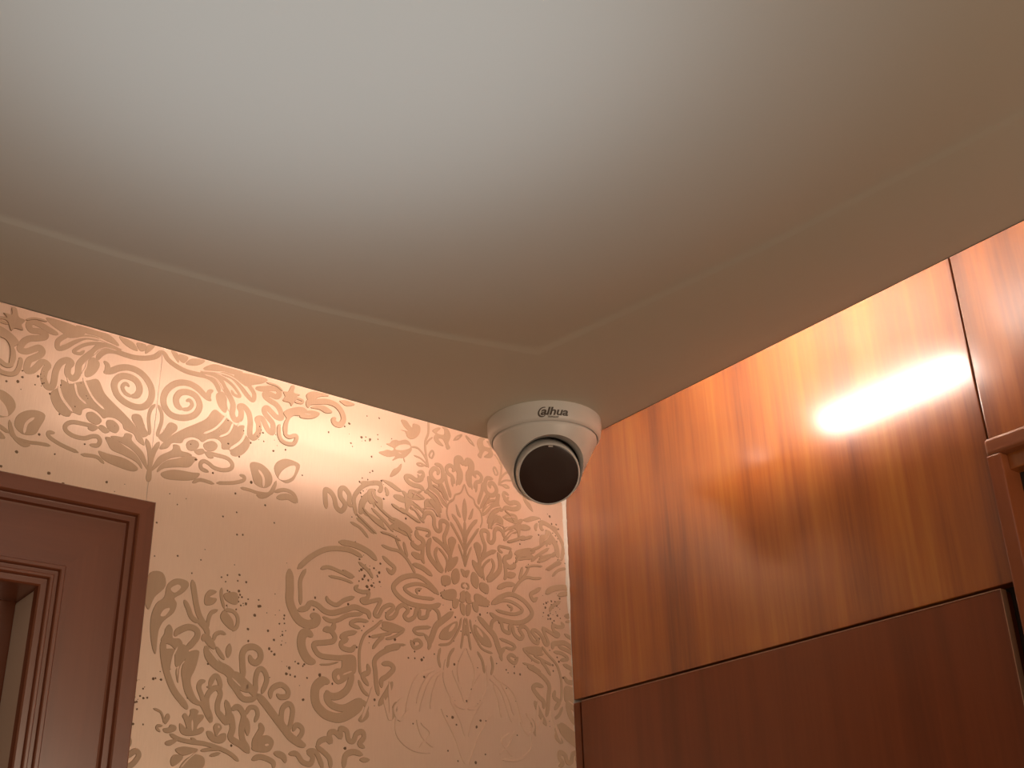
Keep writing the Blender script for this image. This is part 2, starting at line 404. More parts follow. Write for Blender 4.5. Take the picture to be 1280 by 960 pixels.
        ('s', 37, [6573,4112,6646,4115,6735,4111,6745,4069,6696,4047]),
        ('s', 58, [6585,4098,6598,4031,6659,4000,6674,3949,6611,3904,6540,3933,6550,3969]),
        ('s', 81, [6527,3838,6600,3818,6667,3805]),
        ('s', 49, [6672,3960,6661,3810,6686,3751]),
        ('s', 37, [6171,3857,6277,3835,6372,3831,6456,3784,6529,3703,6578,3628]),
        ('s', 40, [6432,3936,6455,3857,6482,3788]),
        ('s', 35, [6333,3971,6383,3875,6456,3784]),
        ('s', 81, [6272,4075,6391,4064,6525,4017]),
        ('s', 37, [6044,4219,6200,4113,6309,4018]),
        ('s', 72, [6247,4144,6354,4128,6537,4062]),
        ('s', 47, [6185,3746,6256,3697,6330,3648,6294,3591,6234,3632]),
        ('s', 58, [6541,3726,6662,3705,6784,3642]),
    ]),
    ('medallion_motif', [
        ('s', 54, [6864,3458,6736,3559,6602,3610,6447,3574,6345,3496,6323,3431,6392,3363,6498,3319,6629,3309,6785,3324,6889,3368]),
        ('s', 40, [6846,3465,6711,3524,6579,3525,6449,3462,6544,3405,6664,3396,6809,3408]),
        ('s', 31, [6610,3423,6591,3464,6657,3489]),
        ('f', 0, [6901,3656,6997,3672,7007,3595,6907,3566]),
        ('f', 0, [7045,3749,7096,3768,7123,3709,7110,3633,7044,3601,7020,3681]),
        ('f', 0, [7140,3774,7190,3763,7189,3697,7159,3715]),
        ('f', 0, [6895,3493,7032,3546,7084,3513,7058,3436,6932,3425,6886,3471]),
        ('f', 0, [7132,3520,7188,3548,7186,3435,7118,3432,7131,3478]),
        ('f', 0, [7043,3444,7108,3443,7095,3369,7045,3349,7031,3390]),
        ('f', 0, [7143,3418,7169,3411,7186,3391,7185,3297,7142,3313,7124,3394]),
        ('s', 24, [7189,3637,7158,3619,7155,3587,7188,3578]),
        ('s', 66, [7043,3309,6919,3209,6834,3136,6786,3029,6739,2924]),
        ('f', 0, [7082,3217,6934,3130,6873,3051,6883,3010,6992,3025,7081,3130]),
        ('l', 40, [7061,3189,6980,3096]),
        ('s', 28, [7142,3262,7116,3155,7041,3033,6980,2975,6858,2949]),
        ('s', 29, [7185,3268,7168,3163,7155,3059,7133,2944]),
        ('s', 29, [7184,3206,7183,3083]),
        ('s', 45, [6360,3189,6382,3252,6440,3288,6499,3249,6453,3182,6500,3149,6571,3189,6593,3263,6629,3258,6632,3193,6713,3210,6739,3280,6788,3320,6858,3272,6873,3182]),
        ('f', 0, [6212,3093,6339,3087,6461,3052,6340,3018,6214,3028]),
        ('s', 33, [6461,3043,6341,2960,6239,2924]),
        ('s', 39, [6549,3045,6607,3083,6768,3115]),
        ('s', 35, [6549,3057,6608,3025,6696,3035]),
        ('s', 27, [6230,2838,6343,2882,6471,2899]),
        ('s', 41, [6529,2955,6574,2883,6656,2923,6620,2965,6550,2946]),
        ('s', 47, [6691,3036,6753,2955,6739,2884]),
        ('s', 33, [7053,2944,6991,2856,6967,2734]),
        ('s', 33, [6883,2922,6859,2820,6882,2725]),
    ]),
    ('plume_motif', [
        ('s', 88, [5175,3441,5189,3262,5193,3149,5229,3061,5296,2977,5389,2948,5469,2975,5485,3018,5453,3037,5417,3018]),
        ('s', 45, [5345,3470,5295,3356,5300,3241,5309,3119]),
        ('s', 58, [5278,3063,5370,3100,5412,3152,5484,3144,5561,3100,5647,3094,5776,3140,5884,3185,5973,3171,6041,3152,6056,3091]),
        ('s', 45, [5543,3041,5629,3015,5714,3037,5821,3098,5980,3133]),
        ('s', 61, [5675,3012,5654,2943,5559,2915]),
        ('s', 40, [5499,3495,5584,3529,5717,3504,5857,3463]),
        ('s', 33, [5588,3443,5742,3439,5859,3417]),
        ('s', 45, [5576,3246,5599,3202,5687,3177,5772,3236,5883,3284]),
        ('s', 66, [5683,3798,5862,3800,6023,3758,6123,3689]),
        ('s', 35, [5738,3527,5874,3478]),
        ('s', 41, [5913,3637,6029,3567,6082,3500]),
        ('s', 54, [5256,3455,5407,3608,5576,3708,5797,3738,5956,3696]),
        ('s', 44, [5921,3409,5891,3364,5968,3347,6035,3356,6026,3297,5961,3267,5994,3243,6083,3274,6173,3300,6152,3237,6111,3152,6155,3137,6209,3224,6289,3268,6326,3241,6259,3174,6257,3134,6326,3152,6385,3232]),
        ('s', 42, [6044,3069,5921,3064,5848,3017,5957,2989]),
    ]),
    ('acanthus_motif', [
        ('s', 91, [5452,2845,5393,2871,5345,2842,5335,2760,5364,2681,5417,2624,5492,2610]),
        ('s', 54, [5554,2910,5611,2937,5680,2880,5669,2832,5596,2808,5471,2778,5487,2715,5549,2677,5666,2677,5772,2686,5838,2713]),
        ('s', 19, [5532,2596,5626,2607,5733,2644]),
        ('s', 52, [5920,2951,5806,2916,5756,2879,5810,2867,5756,2824,5770,2779,5866,2773,5910,2825]),
        ('f', 0, [5772,2686,5846,2725,5914,2703,5919,2573,5863,2548,5825,2488,5740,2440,5683,2472,5672,2535,5713,2577,5765,2592]),
        ('l', 20, [5778,2529,5876,2573]),
        ('g', 0, [5716,2503,5736,2524,5750,2489,5729,2477]),
        ('s', 91, [5646,2445,5576,2451,5511,2397,5498,2325,5513,2247,5552,2197,5627,2151,5752,2136,5866,2183,5960,2255,6003,2324]),
        ('s', 69, [5611,2369,5660,2324,5744,2333,5827,2392,5866,2474,5884,2569]),
        ('s', 68, [5602,2350,5642,2269,5717,2231,5812,2230,5916,2283,5992,2330]),
        ('s', 32, [6201,3106,6134,3038,6027,2956,5985,2892,5955,2784,5957,2652,5972,2549]),
        ('s', 38, [5952,2502,6000,2415,6067,2365]),
        ('s', 51, [6412,2871,6298,2837,6186,2775,6123,2701,6135,2598,6152,2469,6176,2377]),
        ('s', 52, [6200,2681,6292,2693,6338,2650,6270,2576,6206,2529,6208,2454]),
        ('s', 61, [6327,2526,6273,2426,6179,2286]),
        ('s', 51, [6045,2663,6060,2589,5996,2545,6064,2459]),
        ('s', 34, [6180,3027,6294,3012,6411,3028]),
        ('s', 34, [6070,2921,6204,2961,6320,2996]),
        ('s', 40, [6096,2811,6161,2897,6229,2954]),
        ('s', 57, [6376,2343,6344,2247,6323,2171]),
        ('s', 50, [5979,2321,6046,2273,6037,2199]),
        ('f', 0, [5964,2138,6005,2196,6058,2238,6071,2175,6007,2124]),
    ]),
    ('foliage_motif', [
        ('f', 0, [3833,2905,3812,3024,3848,3180,3955,3198,3994,3088,3906,2977,3869,2867]),
        ('f', 0, [3897,2811,3930,2920,3995,2991,4011,3100,4086,3166,4179,3163,4204,3122,4155,3052,4085,2996,4110,2947,4089,2865,4015,2793,3978,2719,3969,2649,3968,2501,3935,2543,3903,2674]),
        ('g', 0, [3974,2822,3999,2878,4051,2896,4016,2828]),
        ('g', 0, [4041,3069,4101,3115,4132,3093,4081,3040]),
        ('s', 55, [4234,3181,4263,3069,4291,2966,4328,2874,4407,2770]),
        ('s', 50, [4177,2993,4221,2920,4257,2854,4324,2811]),
        ('s', 57, [4313,2836,4393,2777,4429,2703]),
        ('s', 38, [4412,2771,4414,2851,4437,2916,4495,2952]),
        ('s', 33, [4514,3154,4519,3073,4556,2970]),
        ('f', 0, [4363,2999,4367,3067,4409,3119,4469,3110,4406,3055,4475,3048,4449,2999,4386,2978]),
        ('f', 0, [4545,3104,4661,3131,4678,3042,4629,3024,4559,3052]),
        ('f', 0, [4524,2902,4558,2952,4640,2883,4658,2803,4618,2799,4547,2852]),
        ('s', 38, [4552,2960,4634,2961,4686,2917,4690,2836,4646,2783]),
        ('s', 39, [4477,2672,4491,2729,4536,2757,4589,2746]),
        ('s', 75, [4375,2660,4400,2699,4451,2653,4497,2606]),
        ('f', 0, [4002,2620,4027,2674,4032,2718,4064,2759,4097,2718,4104,2650,4165,2650,4197,2602,4148,2553,4090,2588,4035,2598]),
        ('s', 58, [4118,2668,4150,2715,4236,2762,4310,2748,4326,2697,4288,2631,4232,2568]),
        ('s', 61, [4021,2631,4037,2497,4080,2359,4155,2217,4244,2126,4296,2072]),
        ('f', 0, [4026,2521,4094,2555,4133,2543,4105,2463,4104,2378,4059,2373]),
        ('f', 0, [4144,2587,4215,2605,4258,2559,4229,2478,4164,2411,4143,2467]),
        ('f', 0, [4266,2551,4349,2570,4347,2492,4327,2404,4298,2325,4315,2251,4368,2164,4446,2112,4335,2126,4264,2195,4229,2292,4209,2391,4236,2487]),
        ('l', 19, [4154,2580,4119,2481,4111,2379]),
        ('l', 17, [4228,2469,4194,2406,4192,2288]),
        ('s', 16, [4167,2402,4168,2352,4189,2277]),
    ]),
    ('branch_motif', [
        ('s', 73, [4395,2142,4454,2098,4521,1983]),
        ('s', 48, [4434,2323,4391,2306,4380,2258,4411,2194,4435,2129]),
        ('s', 51, [4510,1978,4476,2083,4458,2173,4487,2242,4542,2275,4581,2229,4562,2142,4579,2059,4657,2015]),
        ('s', 49, [4475,2277,4496,2347,4533,2375,4565,2329,4580,2262]),
        ('s', 27, [4447,2274,4521,2273]),
        ('s', 92, [4407,2621,4462,2524,4542,2464,4630,2431,4711,2363,4791,2311,4860,2284]),
        ('s', 46, [4509,2626,4536,2585,4594,2523]),
        ('s', 64, [4631,2668,4622,2544]),
        ('l', 21, [4437,2599,4539,2499]),
        ('l', 18, [4672,2376,4763,2308]),
        ('s', 61, [4786,2380,4766,2509,4760,2596,4794,2653,4861,2671,4922,2643,4936,2582,4900,2534,4851,2545,4827,2595]),
        ('s', 76, [4696,2430,4778,2362,4879,2286,4924,2228]),
        ('s', 55, [4634,2371,4717,2286,4799,2209,4923,2220]),
        ('s', 51, [4921,2273,4902,2367,4915,2456,4954,2487,4996,2448,5009,2379,4968,2269]),
        ('s', 52, [5060,2235,5056,2296,5090,2344,5158,2369,5220,2331,5223,2279,5155,2261,5114,2285]),
        ('s', 75, [4920,2264,5002,2195,5096,2100,5191,2006,5274,1927,5377,1876,5429,1863]),
        ('s', 51, [5272,1970,5189,2031,5174,2117,5192,2179,5247,2211,5282,2162,5275,2074,5254,1973]),
        ('s', 49, [5293,1976,5328,2035,5381,2014,5384,1962,5335,1907]),
        ('s', 43, [4828,2075,4864,2138,4921,2142,4944,2086,4918,2020]),
        ('s', 59, [4842,2051,4862,1901]),
        ('s', 67, [4968,2020,4989,1962,4939,1865,4925,1797]),
        ('f', 0, [4994,1903,5060,1918,5113,1871,5080,1793,4974,1776,4906,1804]),
        ('g', 0, [5027,1839,5055,1849,5065,1838,5037,1827]),
        ('s', 50, [4913,1705,4996,1736,5113,1703,5128,1646]),
        ('s', 62, [5118,1779,5206,1760,5241,1704]),
        ('s', 50, [5263,1781,5342,1787,5405,1724,5485,1713,5504,1774,5460,1814,5530,1819,5585,1737,5610,1679]),
        ('s', 52, [5538,1871,5576,1918,5636,1940,5679,1918,5665,1987,5716,2009,5780,1970,5777,2041,5841,2028,5865,1951,5918,1946,5947,2011,6010,2034,6025,1982,5982,1925,6038,1894]),
        ('s', 50, [5528,1871,5611,1825,5675,1770,5691,1685]),
        ('s', 57, [5822,1694,5839,1808,5921,1849,6019,1830]),
        ('s', 49, [5987,1784,6093,1792]),
        ('s', 56, [4694,2104,4748,2135,4790,2105,4813,2056,4801,1963,4818,1864,4889,1778]),
        ('s', 60, [4686,2087,4717,1955,4706,1871,4803,1821,4890,1761]),
        ('s', 61, [4556,2091,4608,2037,4658,2000,4669,2085,4633,2183]),
    ]),
    ('blossom_motif', [
        ('s', 23, [3995,2048,4060,2026,4092,1972,4097,1939]),
        ('f', 0, [4104,1939,4107,1998,4131,2017,4145,1985,4123,1941]),
        ('s', 27, [4089,1915,4050,1912,4044,1891,4075,1866]),
        ('f', 0, [4098,1892,4142,1904,4157,1930,4202,1925,4207,1893,4155,1867,4111,1867]),
        ('s', 40, [4156,1857,4238,1823,4346,1808,4481,1803,4620,1773,4714,1739,4795,1686]),
        ('f', 0, [4128,1788,4170,1808,4232,1815,4174,1768,4132,1769]),
        ('f', 0, [4235,1945,4262,1939,4301,1910,4277,1973,4255,2012,4279,2035,4309,2009,4323,2043,4321,2068,4356,2080,4394,2063,4387,2033,4432,2037,4445,2014,4405,1960,4391,1918,4442,1935,4455,1907,4402,1872,4306,1856,4250,1879]),
        ('l', 22, [4342,1987,4351,1896]),
        ('f', 0, [4481,1901,4526,1905,4566,1867,4541,1939,4557,1974,4593,1977,4616,1946,4592,1903,4577,1868,4618,1896,4657,1900,4661,1850,4616,1820,4551,1823,4503,1852]),
        ('g', 0, [4577,1955,4590,1960,4594,1944,4583,1939]),
        ('f', 0, [4219,1733,4279,1762,4368,1761,4416,1749,4346,1711,4277,1696]),
        ('f', 0, [4186,1651,4216,1693,4288,1689,4273,1648,4208,1604]),
        ('f', 0, [4277,1609,4324,1668,4409,1708,4475,1689,4481,1623,4421,1580,4281,1571]),
        ('l', 15, [4423,1741,4341,1671,4278,1594]),
        ('s', 31, [4441,1743,4530,1762,4620,1771]),
        ('s', 31, [4525,1709,4623,1739]),
        ('s', 32, [4343,1840,4398,1820]),
        ('s', 48, [3794,1810,3818,1780,3818,1745,3773,1706,3812,1655,3882,1699,3913,1662,3861,1588,3789,1568]),
    ]),
    ('shadow_motif', [
        ('s', 29, [6385,2279,6383,2051,6545,1926,6764,1905]),
        ('s', 31, [6941,2815,6931,2598,7055,2398,7181,2357]),
        ('s', 38, [6478,2262,6600,2587,6859,2724]),
        ('s', 31, [6635,2278,6761,2579,6925,2705]),
        ('s', 31, [7024,2717,7123,2538,7182,2411]),
        ('s', 25, [6652,2176,6763,2083,6638,1946]),
        ('s', 30, [6891,2329,7053,2083,7118,1933,7172,1834]),
        ('s', 30, [6990,2444,7120,2245,7175,2093]),
        ('s', 23, [7188,2957,7091,2752,7123,2565]),
        ('s', 34, [6106,2454,6079,2350,5996,2141]),
        ('s', 36, [6230,2365,6311,2170,6288,2526]),
    ]),
    ('tendril_motif', [
        ('f', 0, [5013,4993,5065,5044,5151,5088,5228,5103,5269,5070,5189,5008,5123,4989,5082,4936,5067,4868,5064,4782,5032,4774,5018,4834,5030,4901,5049,4938,5031,4965]),
        ('s', 46, [5040,4818,5051,4768,5093,4755,5155,4785,5172,4761,5143,4697,5076,4679,5012,4697,4981,4751,4975,4834,4991,4857]),
        ('f', 0, [5190,4993,5230,5060,5330,5097,5412,5086,5356,5025,5268,4992]),
        ('l', 13, [5243,5040,5310,5046]),
        ('f', 0, [5306,5124,5394,5171,5474,5179,5553,5139,5477,5111,5408,5129]),
        ('s', 65, [5278,5116,5283,5173,5370,5205,5483,5237,5588,5229,5660,5172,5687,5090,5654,5029,5597,5021,5570,5055,5594,5088]),
        ('f', 0, [5254,5253,5341,5312,5509,5309,5390,5265,5325,5195,5280,5192]),
        ('f', 0, [5638,5289,5713,5310,5811,5291,5716,5252,5656,5270]),
        ('f', 0, [5000,5119,5019,5167,4997,5216,5051,5231,5082,5305,5118,5304,5111,5236,5178,5232,5147,5200,5097,5088,5071,5116]),
        ('s', 30, [5114,5149,5148,5182,5215,5176,5203,5149,5126,5139]),
        ('s', 25, [4810,5265,4919,5260,4990,5223]),
    ]),
    ('strand_motif', [
        ('l', 19, [6718,4561,6832,4507,6911,4396]),
        ('l', 17, [6857,4552,6959,4445]),
        ('l', 17, [6688,4345,6782,4357,6847,4295]),
        ('l', 15, [6539,4386,6613,4352,6663,4308]),
        ('l', 15, [6509,4331,6583,4286,6645,4228]),
        ('s', 30, [6857,4652,6895,4582,6934,4512,6959,4451]),
        ('s', 27, [6731,4437,6807,4375,6845,4284]),
        ('s', 24, [6655,4531,6581,4493,6532,4428]),
        ('s', 34, [6781,4625,6844,4605,6908,4563]),
        ('l', 13, [6039,4389,6064,4330,6113,4287]),
        ('l', 14, [6519,4480,6581,4471,6644,4446]),
        ('s', 38, [6279,4310,6364,4274,6461,4240]),
        ('s', 38, [6388,4290,6510,4228,6633,4177]),
        ('s', 34, [6077,4290,6186,4206,6318,4137]),
        ('s', 31, [5940,4198,6083,4090,6226,4024]),
        ('s', 28, [5874,4122,5991,4041,6110,3960]),
        ('s', 32, [6367,4072,6464,4048,6526,3964]),
        ('s', 28, [6156,3989,6274,3980,6394,3940]),
    ]),
    ('shadow_motif', [
        ('s', 29, [6761,2659,6665,2515,6603,2352]),
        ('s', 30, [6859,2643,6794,2477,6762,2316]),
        ('s', 33, [6445,2388,6354,2276,6418,2180,6525,2293]),
        ('s', 31, [7464,2603,7671,2515,7770,2306,7624,2078]),
        ('s', 27, [7326,2533,7460,2384,7524,2176]),
        ('s', 25, [6604,2197,6669,2050,6796,1959]),
        ('s', 29, [8035,2665,8104,2560,8026,2440]),
        ('s', 28, [7800,2146,7976,2107,8087,2198]),
    ]),
]
FLECKS = [(0.5892, 0.4964, 0.0153, 14), (0.5954, 0.4499, 0.0119, 12), (0.4833, 0.462, 0.0119, 12), (0.4869, 0.4713, 0.0068, 6), (0.6078, 0.5145, 0.0102, 5), (0.5082, 0.2763, 0.0153, 26), (0.526, 0.2496, 0.0102, 12), (0.3826, 0.2146, 0.0051, 8), (0.3925, 0.2307, 0.0051, 6), (0.38, 0.1905, 0.0034, 4), (0.3809, 0.2118, 0.0034, 6), (0.6049, 0.3504, 0.0076, 34), (0.4702, 0.3088, 0.0076, 26), (0.5868, 0.302, 0.017, 10), (0.4257, 0.3741, 0.034, 14), (0.4902, 0.3634, 0.034, 12), (0.6981, 0.3341, 0.0212, 10), (0.641, 0.2939, 0.034, 14), (0.6977, 0.2232, 0.0425, 14), (0.7574, 0.2685, 0.034, 10), (0.6198, 0.4208, 0.0255, 12), (0.4046, 0.2156, 0.0212, 8), (0.4742, 0.1627, 0.0255, 6), (0.5557, 0.2314, 0.017, 8), (0.4258, 0.4603, 0.017, 6)]

def u16(p): return [(p[i] * 1e-4, p[i+1] * 1e-4) for i in range(0, len(p), 2)]
def spline(pts, closed=False, n=5):
    out = []
    N = len(pts)
    rng_ = range(N) if closed else range(N - 1)
    for i in rng_:
        p1, p2 = pts[i], pts[(i + 1) % N]
        p0 = pts[(i - 1) % N] if (closed or i > 0) else (2*p1[0]-p2[0], 2*p1[1]-p2[1])
        p3 = pts[(i + 2) % N] if (closed or i + 2 < N) else (2*p2[0]-p1[0], 2*p2[1]-p1[1])
        for k in range(n):
            t = k / n
            out.append(tuple(.5 * ((2*p1[a]) + (-p0[a]+p2[a])*t + (2*p0[a]-5*p1[a]+4*p2[a]-p3[a])*t*t + (-p0[a]+3*p1[a]-3*p2[a]+p3[a])*t**3) for a in (0, 1)))
    if not closed: out.append(pts[-1])
    return out
EMB = .00012                           # how far the print stands proud of the paper
def ribbon(bm, pts, w, lift, taper=True):
    q = spline(pts)
    L = [0.0]
    for a, b in zip(q, q[1:]): L.append(L[-1] + math.hypot(b[0]-a[0], b[1]-a[1]))
    T = max(L[-1], 1e-6)
    rows_ = []
    for i, p in enumerate(q):
        lift += .0000004
        a, b = q[max(i-1, 0)], q[min(i+1, len(q)-1)]
        dx, dy = b[0]-a[0], b[1]-a[1]; l = math.hypot(dx, dy) or 1
        nx, ny = -dy/l, dx/l
        s = min(L[i], T - L[i]) / (w * .9)
        k = (.25 + .75 * math.sqrt(min(1, s))) if taper else 1
        hw = w * .5 * k; iw = max(hw - .00035, hw * .4)
        rows_.append([bm.verts.new(V(p[0] + nx*o_, PY - h_, Z(p[1] + ny*o_))) for o_, h_ in ((-hw, .00001), (-iw, lift), (iw, lift), (hw, .00001))])
    for a, b in zip(rows_, rows_[1:]):
        for k in range(3): bm.faces.new((a[k], a[k+1], b[k+1], b[k]))
    bm.faces.new(rows_[0]); bm.faces.new(rows_[-1])
def patch(bm, pts, lift):
    q = spline(pts, True, 4)
    ar = sum(a[0]*b[1]-b[0]*a[1] for a, b in zip(q, q[1:] + q[:1]))
    sg = 1 if ar > 0 else -1
    bot, top = [], []
    for i, p in enumerate(q):
        a, b = q[i-1], q[(i+1) % len(q)]
        dx, dy = b[0]-a[0], b[1]-a[1]; l = math.hypot(dx, dy) or 1
        nx, ny = dy/l*sg, -dx/l*sg
        top.append(bm.verts.new(V(p[0], PY - lift + .0000005, Z(p[1]))))
        bot.append(bm.verts.new(V(p[0] + nx*.00032, PY - .00001, Z(p[1] + ny*.00032))))
    for i in range(len(top)):
        j = (i + 1) % len(top)
        bm.faces.new((top[i], top[j], bot[j], bot[i]))
    N_ = len(q)
    vs2, _, fs, _, _, _ = delaunay_2d_cdt([Vector(p) * 1000 for p in q], [(i, (i + 1) % N_) for i in range(N_)], [], 1, 1e-4)
    vv = [bm.verts.new(V(p.x / 1000, PY - lift, Z(p.y / 1000))) for p in vs2]
    for f in fs: bm.faces.new([vv[i] for i in f])
def clip_x(bm, lo, hi):
    for co, no in (((hi, 0, 0), (1, 0, 0)), ((lo, 0, 0), (-1, 0, 0))):
        bmesh.ops.bisect_plane(bm, geom=bm.verts[:] + bm.edges[:] + bm.faces[:], plane_co=co, plane_no=no, clear_outer=True)
AX = .7195
SERIAL = [0]
def motif(name, items, fx, lo, hi):
    dark, light = bmesh.new(), bmesh.new()
    for n, (k, w, p) in enumerate(items):
        pts = [(fx(x), y) for x, y in u16(p)]
        lift = EMB + SERIAL[0] * .0000013; SERIAL[0] += 1
        if k == 's': ribbon(dark, pts, w * 1e-4, lift)
        elif k == 'f': patch(dark, pts, lift)
        elif k == 'l': ribbon(light, pts, w * 1e-4, lift + .00020)
        else: patch(light, pts, lift + .00020)
    for b in (dark, light): clip_x(b, lo, hi)
    if not dark.verts: dark.free(); light.free(); return
    o = link(name, dark, M_PAPER if name == 'shadow_motif' else M_MOTIF, wall_left)
    if light.verts: link('highlight_stroke', light, M_PAPER, o)
    else: light.free()
for name, items in MOTIFS:
    motif(name, items, lambda x: x, SEAM, AX)
    motif(name, items, lambda x: 2*AX - x, AX, XW - .001)
    top_only = [it for it in items if max(it[2][1::2]) > 3750]
    motif(name, top_only, lambda x: 2*SEAM - x, 2*SEAM - AX, SEAM)

# the next repeats of the roll, beyond and below this corner
PER = 2 * (AX - SEAM)
def repeat(name, dz, fx, lo, hi):
    bm = bmesh.new()
    for _, items in MOTIFS:
        for k, w, p in items:
            if lo < .37 and max(p[1::2]) <= 3750 and not dz: continue
            pts = [(fx(x), y + dz) for x, y in u16(p)]
            lift = EMB + SERIAL[0] * .0000013 * .5; SERIAL[0] += 1
            if k == 's': ribbon(bm, pts, w * 1e-4, lift)
            elif k == 'f': patch(bm, pts, lift)
    clip_x(bm, lo, hi)
    link(name, bm, M_MOTIF, wall_left)
repeat('damask_repeat', 0, lambda x: x - PER, SEAM - PER, AX - PER)
repeat('damask_repeat', 0, lambda x: 2*SEAM - PER - x, 2*SEAM - PER - AX, SEAM - PER)
repeat('damask_repeat', -.405, lambda x: x, .378, AX)
repeat('damask_repeat', -.405, lambda x: 2*AX - x, AX, XW - .001)

# flecks of the same ink sprayed round the motifs
bm = bmesh.new()
rng = random.Random(11)
def fleck(x, z, r):
    n = 6
    c = bm.verts.new(V(x, PY - .0004, Z(z)))
    ring = [bm.verts.new(V(x + r*rng.uniform(.7, 1.2)*math.cos(a*6.2832/n), PY - .00004, Z(z) + r*rng.uniform(.7, 1.2)*math.sin(a*6.2832/n))) for a in range(n)]
    for a in range(n): bm.faces.new((c, ring[a], ring[(a+1) % n]))
for cx, cz, sp, n in FLECKS:
    for _ in range(n):
        x, z = rng.gauss(cx, sp), rng.gauss(cz, sp)
        for xx in (x, 2*AX - x, 2*SEAM - x):
            if .19 < xx < XW - .003 and not (xx < .376 and z < .374): fleck(xx, z, rng.choice((.0005, .0008, .0011, .0011, .0015)) * rng.uniform(.8, 1.2))
link('ink_flecks', bm, M_FLECK, wall_left, kind='stuff')

# ------------------------------------------------------------------ door in the wallpapered wall: moulded casing, jamb, leaf
XO, ZO = .3757, .3742                  # outer corner of the casing
prof = [(0, 0), (0, .0198), (.0010, .0208), (.0132, .0208), (.0144, .0196), (.0150, .0158), (.0198, .0158),
        (.0207, .0118), (.0222, .0112), (.0660, .0112), (.0668, .0135), (.0675, .0142), (.0700, .0142), (.0708, .0135), (.0714, .0106), (.0744, .0106),
        (.0750, .0128), (.0757, .0134), (.0776, .0134), (.0784, .0126), (.0790, .0096), (.0836, .0096), (.0848, .0084), (.0852, .0060), (.0853, 0)]
bm = bmesh.new(); box(bm, -.62, -.56, YW - .001, YW + .1, 0, Z(.25))
door_1 = link('door_1', bm, M_WOOD_DOOR, kind='structure')
def sweep(bm, a_fn, b_fn):
    A = [bm.verts.new(a_fn(d, p)) for d, p in prof]; B = [bm.verts.new(b_fn(d, p)) for d, p in prof]
    for i in range(len(prof) - 1): bm.faces.new((A[i], A[i+1], B[i+1], B[i]))
bm = bmesh.new(); sweep(bm, lambda d, p: V(XO - d, YW - p, 0), lambda d, p: V(XO - d, YW - p, Z(ZO - d)))
link('casing_side', bm, M_WOOD_DOOR, door_1)
bm = bmesh.new(); sweep(bm, lambda d, p: V(XO - d, YW - p, Z(ZO - d)), lambda d, p: V(-.62, YW - p, Z(ZO - d)))
link('casing_head', bm, M_WOOD_HEAD, door_1)
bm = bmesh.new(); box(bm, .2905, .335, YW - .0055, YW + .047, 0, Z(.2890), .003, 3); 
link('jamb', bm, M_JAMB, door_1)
bm = bmesh.new(); box(bm, -.56, .335, YW - .0055, YW + .047, Z(.2890), Z(.336), .003, 3)
link('head_jamb', bm, M_WOOD_HEAD, door_1)
bm = bmesh.new(); box(bm, -.56, .30, YW + .047, YW + .087, 0, Z(.30), .002)
leaf = link('door_leaf', bm, M_WOOD_DOOR, door_1)
bm = bmesh.new()
for z0, z1 in ((.15, .85), (1.0, 1.88)):
    box(bm, -.44, .17, YW + .041, YW + .048, z0, z1, .004)
link('leaf_panel', bm, M_WOOD_DOOR, leaf)

# ------------------------------------------------------------------ door in the wood wall: slim frame, recessed leaf
YO, ZD = .4662, .3724
bm = bmesh.new(); box(bm, XW + .030, XW + .07, -.40, YO - .012, 0, Z(.352), .001)
door_2 = link('door_2', bm, M_WOOD_LOW, kind='structure')
bm = bmesh.new(); box(bm, XW - .009, XW + .05, YO - .0125, YO, 0, Z(ZD - .0146), .0012, 2)
link('jamb', bm, M_WOOD_FR, door_2)
bm = bmesh.new(); box(bm, XW - .0092, XW + .05, -.40, YO, Z(ZD - .0145), Z(ZD), .0042, 10)
link('head_jamb', bm, M_WOOD_Y, door_2)
bm = bmesh.new(); box(bm, XW + .020, XW + .045, YO - .022, YO - .0125, 0, Z(ZD - .0145), .001)
link('door_stop', bm, M_WOOD_LOW, door_2)

# ------------------------------------------------------------------ the dome camera
def tag(o, label, cat):
    o['label'] = label; o['category'] = cat
DX, DY = .6982, .8234
root = bpy.data.objects.new('security_camera', None); COL.objects.link(root)
root.location = (DX, DY, H)
tag(root, 'small white dome security camera with a round black face, fixed under the ceiling corner', 'camera')
# base ring under the panel
bm = bmesh.new()
lathe(bm, [(0, 0), (.0545, 0), (.0551, -.0006), (.0551, -.0050), (.0547, -.0110), (.0538, -.0160), (.0528, -.0182), (.0512, -.0192), (.0504, -.0186), (.0500, -.0170), (0, -.0170)], 128)
base = link('mounting_base', bm, M_CAMW, root); smooth_by_angle(base, 40)
# cover: cone that rounds off below, with a flared mouth cut for the eyeball
B = V(0, 0, -.0480)
az, el = math.radians(-130.3 + 10), math.radians(-34)
A = V(math.cos(az)*math.cos(el), math.sin(az)*math.cos(el), math.sin(el))
AM = Matrix.Translation(B) @ A.to_track_quat('Z', 'Y').to_matrix().to_4x4()
bm = bmesh.new()
lathe(bm, [(0, -.0172), (.0490, -.0172), (.0498, -.0180), (.0499, -.0205), (.0494, -.0225), (.0462, -.0290), (.0425, -.0365), (.0382, -.0450), (.0352, -.0510), (.0340, -.0545),
           (.0318, -.0610), (.0280, -.0670), (.0220, -.0725), (.0130, -.0770), (0, -.0790)], 128)
cover = link('cover', bm, M_CAMW, root)
up_m = AM.to_3x3().inverted() @ V(0, 0, 1); up_m.z = 0; up_m.normalize()
rt_m = AM.to_3x3().inverted() @ RIGHT; rt_m.z = 0; rt_m.normalize()
bm = bmesh.new()
lathe(bm, [(0, -.012), ((.0312), -.012), ((.0312), .005), ((.0312) + .080*math.tan(math.radians(17)), .085), (0, .085)], 128, AM @ Matrix.Translation(up_m * .0016 + rt_m * .0008))
